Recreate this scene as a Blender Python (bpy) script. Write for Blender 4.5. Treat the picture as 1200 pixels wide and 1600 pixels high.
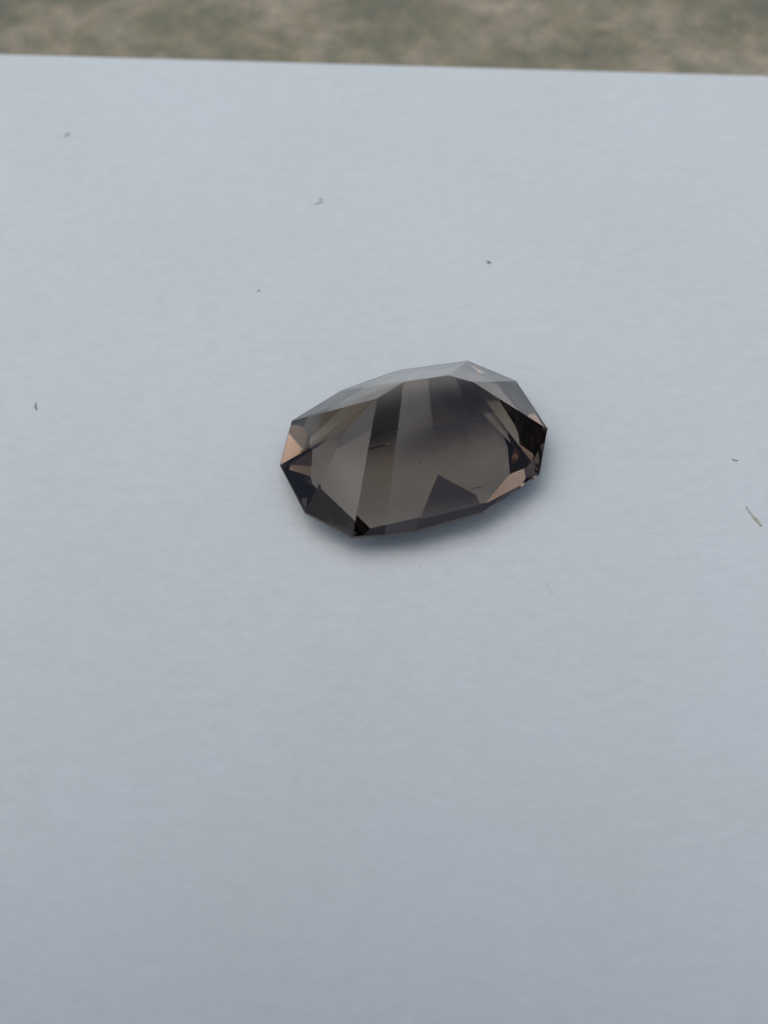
# A faceted smoky-brown gemstone lying table-down on a sheet of white paper.
# Working unit: 1 Blender unit = 1.25 centimetres.
import bpy, bmesh, math, random, itertools
import numpy as np
from mathutils import Vector, noise

for o in list(bpy.data.objects):
    bpy.data.objects.remove(o)
S = bpy.context.scene
S.unit_settings.system = 'METRIC'
S.unit_settings.scale_length = 0.0125
COL = S.collection

# ------------------------------------------------------------------ camera
FPX = 2800.0                                   # focal length in photo pixels (1600 high)
CROWN = 0.18                                   # height of the girdle plane above the paper
EL = 50.0
DIST = FPX / 331.0
pitch = math.radians(EL + math.degrees(math.atan((800 - 705) / FPX)))
FWD = Vector((0, math.cos(pitch), -math.sin(pitch)))
UP = Vector((0, math.sin(pitch), math.cos(pitch)))
RIGHT = Vector((1, 0, 0))
CAMPOS = Vector((0, 0, CROWN)) - (FWD + RIGHT * (647 - 600) / FPX + UP * (800 - 705) / FPX) * DIST
cd = bpy.data.cameras.new('camera')
cam = bpy.data.objects.new('camera', cd); COL.objects.link(cam)
cam.location = CAMPOS
cam.rotation_euler = (math.pi / 2 - pitch, 0, 0)
cd.sensor_fit = 'VERTICAL'; cd.sensor_height = 24.0; cd.lens = 24.0 * FPX / 1600.0
cd.clip_start = 0.02; cd.clip_end = 2000.0
cd.dof.use_dof = True
cd.dof.focus_distance = DIST
cd.dof.aperture_fstop = 0.33
S.camera = cam

def plane_point(px, py, z):
    d = FWD + RIGHT * (px - 600) / FPX + UP * (800 - py) / FPX
    return CAMPOS + d * ((z - CAMPOS.z) / d.z)

# ------------------------------------------------------------------ sky and sun (overcast)
SUN_EL, SUN_AZ = 71.0, 217.0                   # azimuth measured clockwise from +Y
W = bpy.data.worlds.new('World'); S.world = W; W.use_nodes = True
wn = W.node_tree.nodes; wl = W.node_tree.links; wn.clear()
sky = wn.new('ShaderNodeTexSky'); sky.sky_type = 'NISHITA'; sky.sun_disc = False
sky.sun_elevation = math.radians(SUN_EL); sky.sun_rotation = math.radians(SUN_AZ)
sky.air_density = 0.5; sky.dust_density = 5.0; sky.ozone_density = 0.4
bg = wn.new('ShaderNodeBackground'); bg.inputs['Strength'].default_value = 0.105
wo = wn.new('ShaderNodeOutputWorld')
wl.new(sky.outputs[0], bg.inputs[0]); wl.new(bg.outputs[0], wo.inputs[0])
sl = bpy.data.lights.new('sun', 'SUN'); sl.energy = 0.8; sl.angle = math.radians(69); sl.color = (1.0, 0.99, 0.97)
sun = bpy.data.objects.new('sun', sl); COL.objects.link(sun)
e, a = math.radians(SUN_EL), math.radians(SUN_AZ)
sdir = Vector((math.sin(a) * math.cos(e), math.cos(a) * math.cos(e), math.sin(e)))
sun.rotation_euler = sdir.to_track_quat('Z', 'Y').to_euler()
sun.location = sdir * 60
vs = S.view_settings
vs.view_transform = 'Standard'; vs.look = 'None'; vs.gamma = 1.0; vs.use_curve_mapping = False
vs.exposure = -0.05
S.cycles.max_bounces = 32; S.cycles.transmission_bounces = 32; S.cycles.glossy_bounces = 16
S.cycles.transparent_max_bounces = 16
S.cycles.caustics_refractive = True; S.cycles.caustics_reflective = True
S.cycles.use_denoising = True
S.cycles.sample_clamp_indirect = 6.0
S.cycles.blur_glossy = 0.0

# ------------------------------------------------------------------ helpers
def mat(name):
    m = bpy.data.materials.new(name); m.use_nodes = True
    nt = m.node_tree; nt.nodes.clear()
    out = nt.nodes.new('ShaderNodeOutputMaterial')
    return m, nt, out
def N(nt, kind, **kw):
    n = nt.nodes.new(kind)
    for k, v in kw.items():
        if k in n.inputs: n.inputs[k].default_value = v
        else: setattr(n, k, v)
    return n
def obj(name, verts, faces, m, parent=None, smooth=False):
    me = bpy.data.meshes.new(name); me.from_pydata([tuple(v) for v in verts], [], faces); me.validate()
    me.materials.append(m)
    if smooth:
        for p in me.polygons: p.use_smooth = True
    o = bpy.data.objects.new(name, me); COL.objects.link(o)
    if parent is not None: o.parent = parent
    return o
def tag(o, label, cat=None, group=None, kind=None):
    o['label'] = label
    if cat: o['category'] = cat
    if group: o['group'] = group
    if kind: o['kind'] = kind
    return o

# ------------------------------------------------------------------ materials
def paper_material():
    m, nt, out = mat('white_paper')
    L = nt.links.new
    tc = N(nt, 'ShaderNodeTexCoord')
    mp = N(nt, 'ShaderNodeMapping'); mp.inputs['Scale'].default_value = (1, 2.1, 1)
    L(tc.outputs['Object'], mp.inputs[0])
    n1 = N(nt, 'ShaderNodeTexNoise', Scale=9.0, Detail=7.0, Roughness=0.7)
    n2 = N(nt, 'ShaderNodeTexNoise', Scale=34.0, Detail=4.0, Roughness=0.65)
    n3 = N(nt, 'ShaderNodeTexNoise', Scale=0.9, Detail=3.0, Roughness=0.5)
    for n in (n1, n2): L(mp.outputs[0], n.inputs['Vector'])
    L(tc.outputs['Object'], n3.inputs['Vector'])
    mxf = N(nt, 'ShaderNodeMath', operation='MULTIPLY_ADD'); mxf.inputs[1].default_value = .6
    m2 = N(nt, 'ShaderNodeMath', operation='MULTIPLY'); m2.inputs[1].default_value = .4
    L(n2.outputs[0], m2.inputs[0]); L(n1.outputs[0], mxf.inputs[0]); L(m2.outputs[0], mxf.inputs[2])
    r1 = N(nt, 'ShaderNodeValToRGB'); r1.color_ramp.elements[0].position = .36; r1.color_ramp.elements[1].position = .60
    r1.color_ramp.elements[0].color = (.600, .692, .730, 1); r1.color_ramp.elements[1].color = (.657, .748, .790, 1)
    L(mxf.outputs[0], r1.inputs[0])
    r3 = N(nt, 'ShaderNodeValToRGB'); r3.color_ramp.elements[0].position = .35; r3.color_ramp.elements[1].position = .65
    r3.color_ramp.elements[0].color = (.975, .985, .98, 1); r3.color_ramp.elements[1].color = (1.0, 1.0, 1.01, 1)
    L(n3.outputs[0], r3.inputs[0])
    mc = N(nt, 'ShaderNodeMix', data_type='RGBA', blend_type='MULTIPLY'); mc.inputs[0].default_value = 1
    L(r1.outputs[0], mc.inputs[6]); L(r3.outputs[0], mc.inputs[7])
    n4 = N(nt, 'ShaderNodeTexNoise', Scale=7.0, Detail=5.0, Roughness=0.75, Distortion=0.6); L(mp.outputs[0], n4.inputs['Vector'])
    r4 = N(nt, 'ShaderNodeValToRGB'); r4.color_ramp.elements[0].position = .64; r4.color_ramp.elements[1].position = .80
    r4.color_ramp.elements[0].color = (1, 1, 1, 1); r4.color_ramp.elements[1].color = (.90, .915, .92, 1)
    L(n4.outputs[0], r4.inputs[0])
    md_ = N(nt, 'ShaderNodeMix', data_type='RGBA', blend_type='MULTIPLY'); md_.inputs[0].default_value = 1
    L(mc.outputs[2], md_.inputs[6]); L(r4.outputs[0], md_.inputs[7])
    b = N(nt, 'ShaderNodeBsdfPrincipled', Roughness=0.75)
    b.inputs['Specular IOR Level'].default_value = 0.2
    L(md_.outputs[2], b.inputs['Base Color'])
    bp = N(nt, 'ShaderNodeBump', Strength=0.5, Distance=0.012); L(mxf.outputs[0], bp.inputs['Height'])
    L(bp.outputs[0], b.inputs['Normal']); L(b.outputs[0], out.inputs[0])
    return m
def stone_material():
    m, nt, out = mat('mottled_stone')
    L = nt.links.new
    tc = N(nt, 'ShaderNodeTexCoord')
    n1 = N(nt, 'ShaderNodeTexNoise', Scale=1.5, Detail=8.0, Roughness=0.66)
    n2 = N(nt, 'ShaderNodeTexNoise', Scale=7.5, Detail=6.0, Roughness=0.68)
    for n in (n1, n2): L(tc.outputs['Object'], n.inputs['Vector'])
    r = N(nt, 'ShaderNodeValToRGB'); cr = r.color_ramp
    cr.elements[0].position = .32; cr.elements[0].color = (.17, .18, .145, 1)
    cr.elements[1].position = .7; cr.elements[1].color = (.43, .40, .31, 1)
    k = cr.elements.new(.48); k.color = (.255, .25, .185, 1)
    k = cr.elements.new(.58); k.color = (.33, .31, .25, 1)
    L(n1.outputs[0], r.inputs[0])
    r2 = N(nt, 'ShaderNodeValToRGB'); r2.color_ramp.elements[0].position = .38; r2.color_ramp.elements[1].position = .66
    r2.color_ramp.elements[0].color = (.72, .78, .76, 1); r2.color_ramp.elements[1].color = (1.12, 1.08, 1.02, 1)
    L(n2.outputs[0], r2.inputs[0])
    mx = N(nt, 'ShaderNodeMix', data_type='RGBA', blend_type='MULTIPLY'); mx.inputs[0].default_value = 1
    L(r.outputs[0], mx.inputs[6]); L(r2.outputs[0], mx.inputs[7])
    b = N(nt, 'ShaderNodeBsdfPrincipled', Roughness=0.7)
    L(mx.outputs[2], b.inputs['Base Color'])
    bp = N(nt, 'ShaderNodeBump', Strength=0.5, Distance=0.05); L(n1.outputs[0], bp.inputs['Height'])
    L(bp.outputs[0], b.inputs['Normal']); L(b.outputs[0], out.inputs[0])
    return m
def gem_material():
    m, nt, out = mat('smoky_quartz')
    L = nt.links.new
    g = N(nt, 'ShaderNodeBsdfGlass', Roughness=0.0, IOR=1.545); g.distribution = 'GGX'
    g.inputs['Color'].default_value = (1, 1, 1, 1)
    L(g.outputs[0], out.inputs['Surface'])
    v = N(nt, 'ShaderNodeVolumeAbsorption', Density=2.7); v.inputs['Color'].default_value = (.31, .215, .13, 1)
    L(v.outputs[0], out.inputs['Volume'])
    return m
PAPER, STONE, GEM = paper_material(), stone_material(), gem_material()

# ------------------------------------------------------------------ ground and paper
PAPER_T = 0.03
sz = 400
gr = obj('stone_ground', [(-sz, -sz, -PAPER_T - .002), (sz, -sz, -PAPER_T - .002), (sz, sz, -PAPER_T - .002), (-sz, sz, -PAPER_T - .002)], [(0, 1, 2, 3)], STONE)
tag(gr, 'mottled grey-brown stone surface behind and beneath the white paper', kind='structure')

def paper_sheet():
    a = plane_point(0, 85, 0); b = plane_point(1200, 119, 0)
    u = (b - a).normalized(); v = Vector((-u.y, u.x, 0))       # v points away from the camera
    mid = (a + b) / 2
    w, l = 21.0, 29.7
    nx, ny = 64, 90
    top = []
    for j in range(ny + 1):
        for i in range(nx + 1):
            p = mid + u * ((i / nx - .5) * w) - v * (l * j / ny)
            top.append(Vector((p.x, p.y, 0)))
    n = len(top)
    verts = top + [p - Vector((0, 0, PAPER_T)) for p in top]
    f = []
    for j in range(ny):
        for i in range(nx):
            q = j * (nx + 1) + i
            f.append((q, q + nx + 1, q + nx + 2, q + 1)); f.append((n + q, n + q + 1, n + q + nx + 2, n + q + nx + 1))
    ring = list(range(nx + 1)) + [j * (nx + 1) + nx for j in range(1, ny + 1)] + [ny * (nx + 1) + i for i in range(nx - 1, -1, -1)] + [j * (nx + 1) for j in range(ny - 1, 0, -1)]
    for k in range(len(ring)):
        p, q = ring[k], ring[(k + 1) % len(ring)]
        f.append((p, q, n + q, n + p))
    return obj('paper_sheet', verts, f, PAPER)
ps = paper_sheet()
tag(ps, 'sheet of white paper lying on the stone under the gemstone', 'paper')

# ------------------------------------------------------------------ the gemstone
GROT = math.radians(24.5)
gem = bpy.data.objects.new('gemstone', None); COL.objects.link(gem)
gem.location = (0.0045, 0.0199, 0.002); gem.rotation_euler = (0, 0, GROT)
tag(gem, 'faceted brown smoky gemstone lying pavilion up on the white paper', 'gemstone')
# girdle corners (long axis = x) and the pavilion planes (unit normal, distance), heights from the girdle
GIR = [(-.466, .390), (-.172, .470), (.055, .4755), (.141, .473), (.470, .391), (.624, .174), (.621, -.160), (.461, -.387), (.1195, -.481), (-.213, -.452),
       (-.344, -.416), (-.484, -.364), (-.624, -.144), (-.620, .162)]
PAV = [(-0.1849, 0.6724, 0.7167, 0.3480), (-0.0163, 0.7099, 0.7041, 0.3366), (0.0186, 0.7061, 0.7079, 0.3368), (0.1663, 0.6657, 0.7275, 0.3384),
       (0.5448, 0.3868, 0.7441, 0.4073), (0.7230, -0.0075, 0.6908, 0.4499), (0.5863, -0.4129, 0.6970, 0.4301), (0.1883, -0.6816, 0.7071, 0.3503),
       (-0.0612, -0.7110, 0.7005, 0.3346), (-0.1746, -0.6298, 0.7569, 0.3220), (0.0000, -0.6691, 0.7431, 0.3262), (-0.2234, -0.6048, 0.7644, 0.3285),
       (-0.5488, -0.3499, 0.7592, 0.3930), (-0.7028, 0.0088, 0.7113, 0.4373), (-0.5585, 0.3795, 0.7376, 0.4078), (-0.2560, 0.6196, 0.7420, 0.3605),
       (0.3101, -0.6070, 0.7317, 0.3777), (-0.5851, 0.3177, 0.7461, 0.4143)]
GT = 0.014
CR1, CR2, CRE = 46.0, 42.0, 6.0                          # crown break and main angles
def polyhedron(planes):
    n = len(planes); A = np.array([p[:3] for p in planes]); D = np.array([p[3] for p in planes])
    pts = []
    for t in itertools.combinations(range(n), 3):
        M = A[list(t)]
        if abs(np.linalg.det(M)) < 1e-6: continue
        x = np.linalg.solve(M, D[list(t)])
        if np.all(A @ x <= D + 1e-6) and not any(np.abs(x - q).max() < 2e-5 for q in pts): pts.append(x)
    P = np.array(pts); faces = []
    for k in range(n):
        on = np.where(np.abs(P @ A[k] - D[k]) < 4e-5)[0]
        if len(on) < 3: continue
        c = P[on].mean(0); u = P[on[0]] - c; u /= np.linalg.norm(u); v = np.cross(A[k], u)
        faces.append([int(i) for i in sorted(on, key=lambda i: math.atan2((P[i] - c) @ v, (P[i] - c) @ u))])
    return P, faces
CRJ = 4.0; crng_right = random.Random(21); crng_left = random.Random(40)         # hand-cut crown: every facet a little off
def jitter(nx):
    r, l = crng_right.uniform(-CRJ, CRJ), crng_left.uniform(-CRJ, CRJ)
    return r if nx > 0 else l
planes = []
for x, y, z, d in PAV: planes.append((x, y, z, d + z * GT / 2))
NG = len(GIR)
for i in range(NG):
    (x, y), (x2, y2) = GIR[i], GIR[(i + 1) % NG]
    ux, uy = x2 - x, y2 - y; l = math.hypot(ux, uy); nx, ny = -uy / l, ux / l
    if nx * x + ny * y < 0: nx, ny = -nx, -ny
    d = nx * x + ny * y
    planes.append((nx, ny, 0, d))
    if l > .12:
        t = math.radians(min(46.5, CR1 - CRE * abs(nx) ** 2 + jitter(nx)) if l > .2 else 43.0)
        planes.append((nx * math.sin(t), ny * math.sin(t), -math.cos(t), d * math.sin(t) + math.cos(t) * GT / 2))
for i in range(NG):
    x, y = GIR[i]; (xa, ya), (xb, yb) = GIR[i - 1], GIR[(i + 1) % NG]
    if i in (2, 10): continue
    ux, uy = xb - xa, yb - ya; l = math.hypot(ux, uy); nx, ny = -uy / l, ux / l
    if nx * x + ny * y < 0: nx, ny = -nx, -ny
    t = math.radians(CR2 - CRE * abs(nx) ** 2 + jitter(nx)); planes.append((nx * math.sin(t), ny * math.sin(t), -math.cos(t), (nx * x + ny * y) * math.sin(t) + math.cos(t) * GT / 2))
planes.append((0, 0, -1, CROWN))
P, F = polyhedron(planes)

# small conchoidal chips knocked out of the girdle near the right-hand end
bme = bpy.data.meshes.new('body'); bme.from_pydata([(p[0], p[1], p[2] + CROWN) for p in P], [], F); bme.validate(); bme.update()
bme.materials.append(GEM)
body = bpy.data.objects.new('body', bme); COL.objects.link(body); body.parent = gem
CHIPS = [((.247, -.462, .188), (.075, .022, .020), 14), ((.345, -.432, .186), (.05, .020, .022), 16), ((.428, -.412, .182), (.035, .022, .018), 20),
         ((-.02, -.478, .180), (.05, .012, .012), -5), ((.56, -.262, .19), (.022, .018, .016), 55)]
cut = bmesh.new()
rng = random.Random(5)
for c, r, rz in CHIPS:
    geo = bmesh.ops.create_icosphere(cut, subdivisions=2, radius=1.0)
    a = math.radians(rz)
    for v in geo['verts']:
        k = 1 + .16 * noise.noise(v.co * 1.7 + Vector(c) * 9)
        x, y, z = v.co.x * r[0] * k, v.co.y * r[1] * k, v.co.z * r[2] * k
        v.co = Vector((x * math.cos(a) - y * math.sin(a) + c[0], x * math.sin(a) + y * math.cos(a) + c[1], z + c[2]))
cm = bpy.data.meshes.new('chip_cutter'); cut.to_mesh(cm); cut.free()
co = bpy.data.objects.new('chip_cutter', cm); COL.objects.link(co); co.parent = gem
md = body.modifiers.new('chips', 'BOOLEAN'); md.operation = 'DIFFERENCE'; md.object = co; md.solver = 'EXACT'
dg = bpy.context.evaluated_depsgraph_get()
chipped = bpy.data.meshes.new_from_object(body.evaluated_get(dg))
body.modifiers.clear()
if len(chipped.polygons) > 30: body.data = chipped
bpy.data.objects.remove(co)
for p in body.data.polygons: p.use_smooth = False

def loft_ring(name, loop_in, loop_out, z0, z1, m, parent):
    n = len(loop_in); vs_ = []
    for loop, z in ((loop_in, z0), (loop_out, z0), (loop_out, z1), (loop_in, z1)): vs_ += [(x, y, z) for x, y in loop]
    f = []
    for j in range(4):
        for i in range(n): f.append((j * n + i, j * n + (i + 1) % n, ((j + 1) % 4) * n + (i + 1) % n, ((j + 1) % 4) * n + i))
    return obj(name, vs_, f, m, parent)
def frosted_material():
    m, nt, out = mat('frosted_girdle')
    b = N(nt, 'ShaderNodeBsdfPrincipled', Roughness=0.55); b.inputs['Base Color'].default_value = (.085, .08, .07, 1)
    tc = N(nt, 'ShaderNodeTexCoord'); n1 = N(nt, 'ShaderNodeTexNoise', Scale=60.0, Detail=3.0)
    nt.links.new(tc.outputs['Object'], n1.inputs['Vector'])
    bp = N(nt, 'ShaderNodeBump', Strength=0.4, Distance=0.002); nt.links.new(n1.outputs[0], bp.inputs['Height'])
    nt.links.new(bp.outputs[0], b.inputs['Normal']); nt.links.new(b.outputs[0], out.inputs[0])
    return m
# the unpolished girdle, a narrow frosted band that stops where the edge is chipped
def offset_loop(k):
    out = []
    n = len(GIR)
    for i in range(n):
        (xa, ya), (x, y), (xb, yb) = GIR[i - 1], GIR[i], GIR[(i + 1) % n]
        d1 = Vector((y - ya, xa - x)).normalized(); d2 = Vector((yb - y, x - xb)).normalized()
        if d1.x * x + d1.y * y < 0: d1, d2 = -d1, -d2
        b = (d1 + d2).normalized(); s_ = k / max(.3, b.dot(d1)); out.append((x + b.x * s_, y + b.y * s_))
    return out
FROST = frosted_material()
li, lo = offset_loop(.0004), offset_loop(.0022)
order = [8, 9, 10, 11, 12, 13, 0, 1, 2, 3, 4, 5, 6]          # open between corners 6 and 8: the chipped stretch
vs_ = []; f = []
z0, z1 = CROWN - GT / 2 + .001, CROWN + GT / 2 - .001
def lerp(a, b, t): return (a[0] + (b[0] - a[0]) * t, a[1] + (b[1] - a[1]) * t)
LI = [lerp(li[8], li[7], .0)] + [li[k] for k in order[1:]]; LO = [lo[8]] + [lo[k] for k in order[1:]]
n = len(LI)
for loop, z in ((LI, z0), (LO, z0), (LO, z1), (LI, z1)): vs_ += [(x, y, z) for x, y in loop]
for j in range(4):
    for i in range(n - 1): f.append((j * n + i, j * n + i + 1, ((j + 1) % 4) * n + i + 1, ((j + 1) % 4) * n + i))
f += [(0, n, 2 * n, 3 * n), (n - 1, 4 * n - 1, 3 * n - 1, 2 * n - 1)]
obj('girdle', vs_, f, FROST, gem)

# inclusions seen inside the stone: a feather crack with bright flecks, a dark needle, small pits
def simple_material(name, col, rough=.6, alpha_noise=False):
    m, nt, out = mat(name)
    b = N(nt, 'ShaderNodeBsdfPrincipled', Roughness=rough)
    tc = N(nt, 'ShaderNodeTexCoord'); n1 = N(nt, 'ShaderNodeTexNoise', Scale=70.0, Detail=2.0)
    nt.links.new(tc.outputs['Object'], n1.inputs['Vector'])
    r = N(nt, 'ShaderNodeValToRGB'); r.color_ramp.elements[0].color = tuple(c * .7 for c in col) + (1,); r.color_ramp.elements[1].color = tuple(min(1, c * 1.25) for c in col) + (1,)
    nt.links.new(n1.outputs[0], r.inputs[0]); nt.links.new(r.outputs[0], b.inputs['Base Color']); nt.links.new(b.outputs[0], out.inputs[0])
    return m
def strand(name, path, radii, m, parent=None, sides=6):
    """tapered, slightly irregular tube along a path"""
    path = [Vector(p) for p in path]; vs_ = []; f = []
    for i, p in enumerate(path):
        d = (path[min(i + 1, len(path) - 1)] - path[max(i - 1, 0)]).normalized()
        u = d.orthogonal().normalized(); v = d.cross(u)
        for k in range(sides):
            a = 2 * math.pi * k / sides; vs_.append(p + (u * math.cos(a) + v * math.sin(a)) * radii[i] * rng.uniform(.8, 1.2))
    for i in range(len(path) - 1):
        for k in range(sides): f.append((i * sides + k, i * sides + (k + 1) % sides, (i + 1) * sides + (k + 1) % sides, (i + 1) * sides + k))
    f += [tuple(range(sides))[::-1], tuple(range((len(path) - 1) * sides, len(path) * sides))]
    return obj(name, vs_, f, m, parent, True)
def fleck(name, c, r, m, parent=None, seed=0, rz=0.0):
    b = bmesh.new(); bmesh.ops.create_icosphere(b, subdivisions=2, radius=1.0)
    a = rz
    for v in b.verts:
        k = 1 + .55 * noise.noise(v.co * 1.3 + Vector((seed * 3.1, seed, 2.7)))
        x, y, z = v.co.x * r[0] * k, v.co.y * r[1] * k, v.co.z * r[2] * k
        v.co = Vector((x * math.cos(a) - y * math.sin(a), x * math.sin(a) + y * math.cos(a), z)) + Vector(c)
    me = bpy.data.meshes.new(name); b.to_mesh(me); b.free(); me.materials.append(m)
    o = bpy.data.objects.new(name, me); COL.objects.link(o)
    if parent is not None: o.parent = parent
    return o
DARK_INC = simple_material('dark_inclusion', (.02, .016, .013)); PALE_INC = simple_material('pale_inclusion', (.40, .36, .32))
GREY_INC = simple_material('grey_inclusion', (.10, .10, .09))
strand('feather_crack', [(-.297, -.111, .426), (-.283, -.111, .431), (-.27, -.115, .433), (-.256, -.118, .435), (-.242, -.122, .436), (-.226, -.122, .440), (-.211, -.126, .441)],
       [.001, .0035, .0028, .004, .0032, .0042, .001], DARK_INC, gem)['label'] = 'short dark crack inside the stone'
fleck('fleck', (-.196, -.129, .443), (.006, .0022, .002), PALE_INC, gem, 1, .2)
fleck('fleck', (-.176, -.146, .436), (.003, .0035, .002), PALE_INC, gem, 2)
fleck('fleck', (-.163, -.147, .439), (.005, .004, .003), GREY_INC, gem, 3)
strand('needle', [(.096, -.393, .259), (.112, -.391, .259), (.129, -.393, .257), (.145, -.393, .253), (.161, -.395, .247)], [.001, .0022, .0028, .002, .0006], GREY_INC, gem)['label'] = 'thin dark needle inside the stone'
strand('fleck', [(-.334, .183, .384), (-.341, .160, .392), (-.347, .133, .400)], [.002, .0042, .002], PALE_INC, gem)
fleck('fleck', (-.340, .118, .402), (.006, .004, .003), PALE_INC, gem, 5)
fleck('fleck', (.294, -.338, .266), (.004, .007, .003), PALE_INC, gem, 6)
fleck('fleck', (.276, -.365, .243), (.003, .009, .003), PALE_INC, gem, 7, .4)
fleck('fleck', (.251, .256, .352), (.004, .010, .004), GREY_INC, gem, 8)
fleck('fleck', (.078, -.43, .219), (.005, .005, .003), GREY_INC, gem, 9)
fleck('fleck', (-.093, -.239, .378), (.010, .003, .002), GREY_INC, gem, 10)

# ------------------------------------------------------------------ lint and grit on the paper
DARK_GRIT = simple_material('dark_grit', (.02, .025, .03)); GREY_LINT = simple_material('grey_lint', (.27, .285, .30)); GREEN_LINT = simple_material('green_lint', (.38, .46, .42))
TAN_LINT = simple_material('tan_lint', (.52, .50, .43)); BROWN_GRIT = simple_material('brown_grit', (.30, .26, .17)); PALE_LINT = simple_material('pale_lint', (.58, .62, .64))
GRP = 'lint and grit on the paper'
tag(strand('lint', [(-1.952, 2.468, .004), (-1.937, 2.473, .007), (-1.928, 2.482, .009), (-1.922, 2.498, .005)], [.0015, .0034, .004, .0012], GREY_LINT), 'small grey curled bit of lint near the far left of the paper', 'lint', GRP)
tag(strand('lint', [(-.525, 1.908, .004), (-.505, 1.909, .005), (-.487, 1.920, .006), (-.478, 1.938, .006), (-.488, 1.950, .006), (-.505, 1.948, .005)], [.0015, .003, .003, .0022, .0022, .0015], GREEN_LINT), 'tiny pale green curled thread of lint on the paper behind the gemstone', 'lint', GRP)
g_ = fleck('grit', (0, 0, 0), (.013, .0055, .005), DARK_GRIT, None, 11, -.45); g_.location = (.414, 1.452, .005)
tag(g_, 'darkest black speck of grit on the paper behind the gemstone', 'grit', GRP)
g_ = fleck('grit', (0, 0, 0), (.009, .004, .004), BROWN_GRIT, None, 12, .8); g_.location = (-.798, 1.242, .0035)
tag(g_, 'tiny brown speck of grit behind and left of the gemstone', 'grit', GRP)
tag(strand('lint', [(-1.868, .462, .004), (-1.868, .440, .006), (-1.864, .424, .006), (-1.856, .412, .003)], [.0015, .003, .0035, .0015], GREY_LINT), 'short upright grey lint fibre at the left edge of the picture', 'lint', GRP)
tag(strand('lint', [(1.538, .100, .003), (1.550, .090, .006), (1.562, .087, .006), (1.567, .091, .003)], [.0012, .003, .003, .0012], GREY_LINT), 'small dark curved lint speck right of the gemstone', 'lint', GRP)
tag(strand('lint', [(1.572, -.196, .004), (1.580, -.220, .007), (1.592, -.248, .009), (1.603, -.270, .010), (1.618, -.292, .009), (1.630, -.312, .005)], [.004, .003, .0035, .0065, .006, .004], TAN_LINT), 'longest tan lint fibre on the paper near the right edge', 'lint', GRP)
g_ = fleck('grit', (0, 0, 0), (.003, .0025, .0025), BROWN_GRIT, None, 14); g_.location = (.026, -.546, .0035)
tag(g_, 'tiny brown speck of grit just in front of the gemstone', 'grit', GRP)
tag(strand('lint', [(.600, -.625, .003), (.607, -.66, .0035), (.617, -.69, .0035), (.628, -.715, .003)], [.001, .0016, .0018, .0008], PALE_LINT), 'faint pale hair of lint in front and right of the gemstone', 'lint', GRP)
# ------------------------------------------------------------------ the phone that takes the picture (its back shades the paper and mirrors in the facets)
def phone():
    m, nt, out = mat('dark_phone_back')
    b = N(nt, 'ShaderNodeBsdfPrincipled', Roughness=0.35); b.inputs['Base Color'].default_value = (.012, .013, .015, 1)
    nt.links.new(b.outputs[0], out.inputs[0])
    w, h, t, r = 5.4, 9.6, .62, .8
    c0 = Vector((1.2, 1.3))                    # lens to the right and top edges
    ring = []
    for cx, cy, a0 in ((w / 2 - r, h / 2 - r, 0), (-w / 2 + r, h / 2 - r, 90), (-w / 2 + r, -h / 2 + r, 180), (w / 2 - r, -h / 2 + r, 270)):
        for k in range(9):
            a = math.radians(a0 + k * 11.25); ring.append((cx + r * math.cos(a), cy + r * math.sin(a)))
    off = Vector((c0.x - w / 2, c0.y - h / 2))
    vs_ = []
    for dz, ins in ((.12, .06), (.18, 0), (t + .06, 0), (t + .12, .06)):
        for x, y in ring:
            k = 1 - ins / math.hypot(x, y)
            p = CAMPOS - FWD * dz + RIGHT * (x * k + off.x) + UP * (y * k + off.y); vs_.append(p)
    n = len(ring); f = [tuple(range(n))[::-1], tuple(range(3 * n, 4 * n))]
    for j in range(3):
        for i in range(n): f.append((j * n + i, j * n + (i + 1) % n, (j + 1) * n + (i + 1) % n, (j + 1) * n + i))
    body_ = obj('back', vs_, f, m)
    root = bpy.data.objects.new('smartphone', None); COL.objects.link(root); body_.parent = root
    mg, ntg, og = mat('lens_glass')
    bg_ = N(ntg, 'ShaderNodeBsdfPrincipled', Roughness=0.08); bg_.inputs['Base Color'].default_value = (.01, .01, .013, 1); ntg.links.new(bg_.outputs[0], og.inputs[0])
    for lx, ly, lr in ((0, 0, .42), (0, -1.35, .42), (-1.15, -.68, .42), (-1.2, .32, .17)):
        vs2 = []; n2 = 28
        for dz, rr in ((.121, lr), (.05, lr), (.05, lr * .82), (.075, lr * .78)):
            for k in range(n2):
                a = 2 * math.pi * k / n2
                vs2.append(CAMPOS - FWD * dz + RIGHT * (lx + rr * math.cos(a)) + UP * (ly + rr * math.sin(a)))
        f2 = [(j * n2 + i, j * n2 + (i + 1) % n2, (j + 1) * n2 + (i + 1) % n2, (j + 1) * n2 + i) for j in range(3) for i in range(n2)] + [tuple(range(3 * n2, 4 * n2))]
        obj('lens', vs2, f2, mg, root)
    return root
tag(phone(), 'dark smartphone held over the gemstone, mirrored in its facets', 'smartphone')
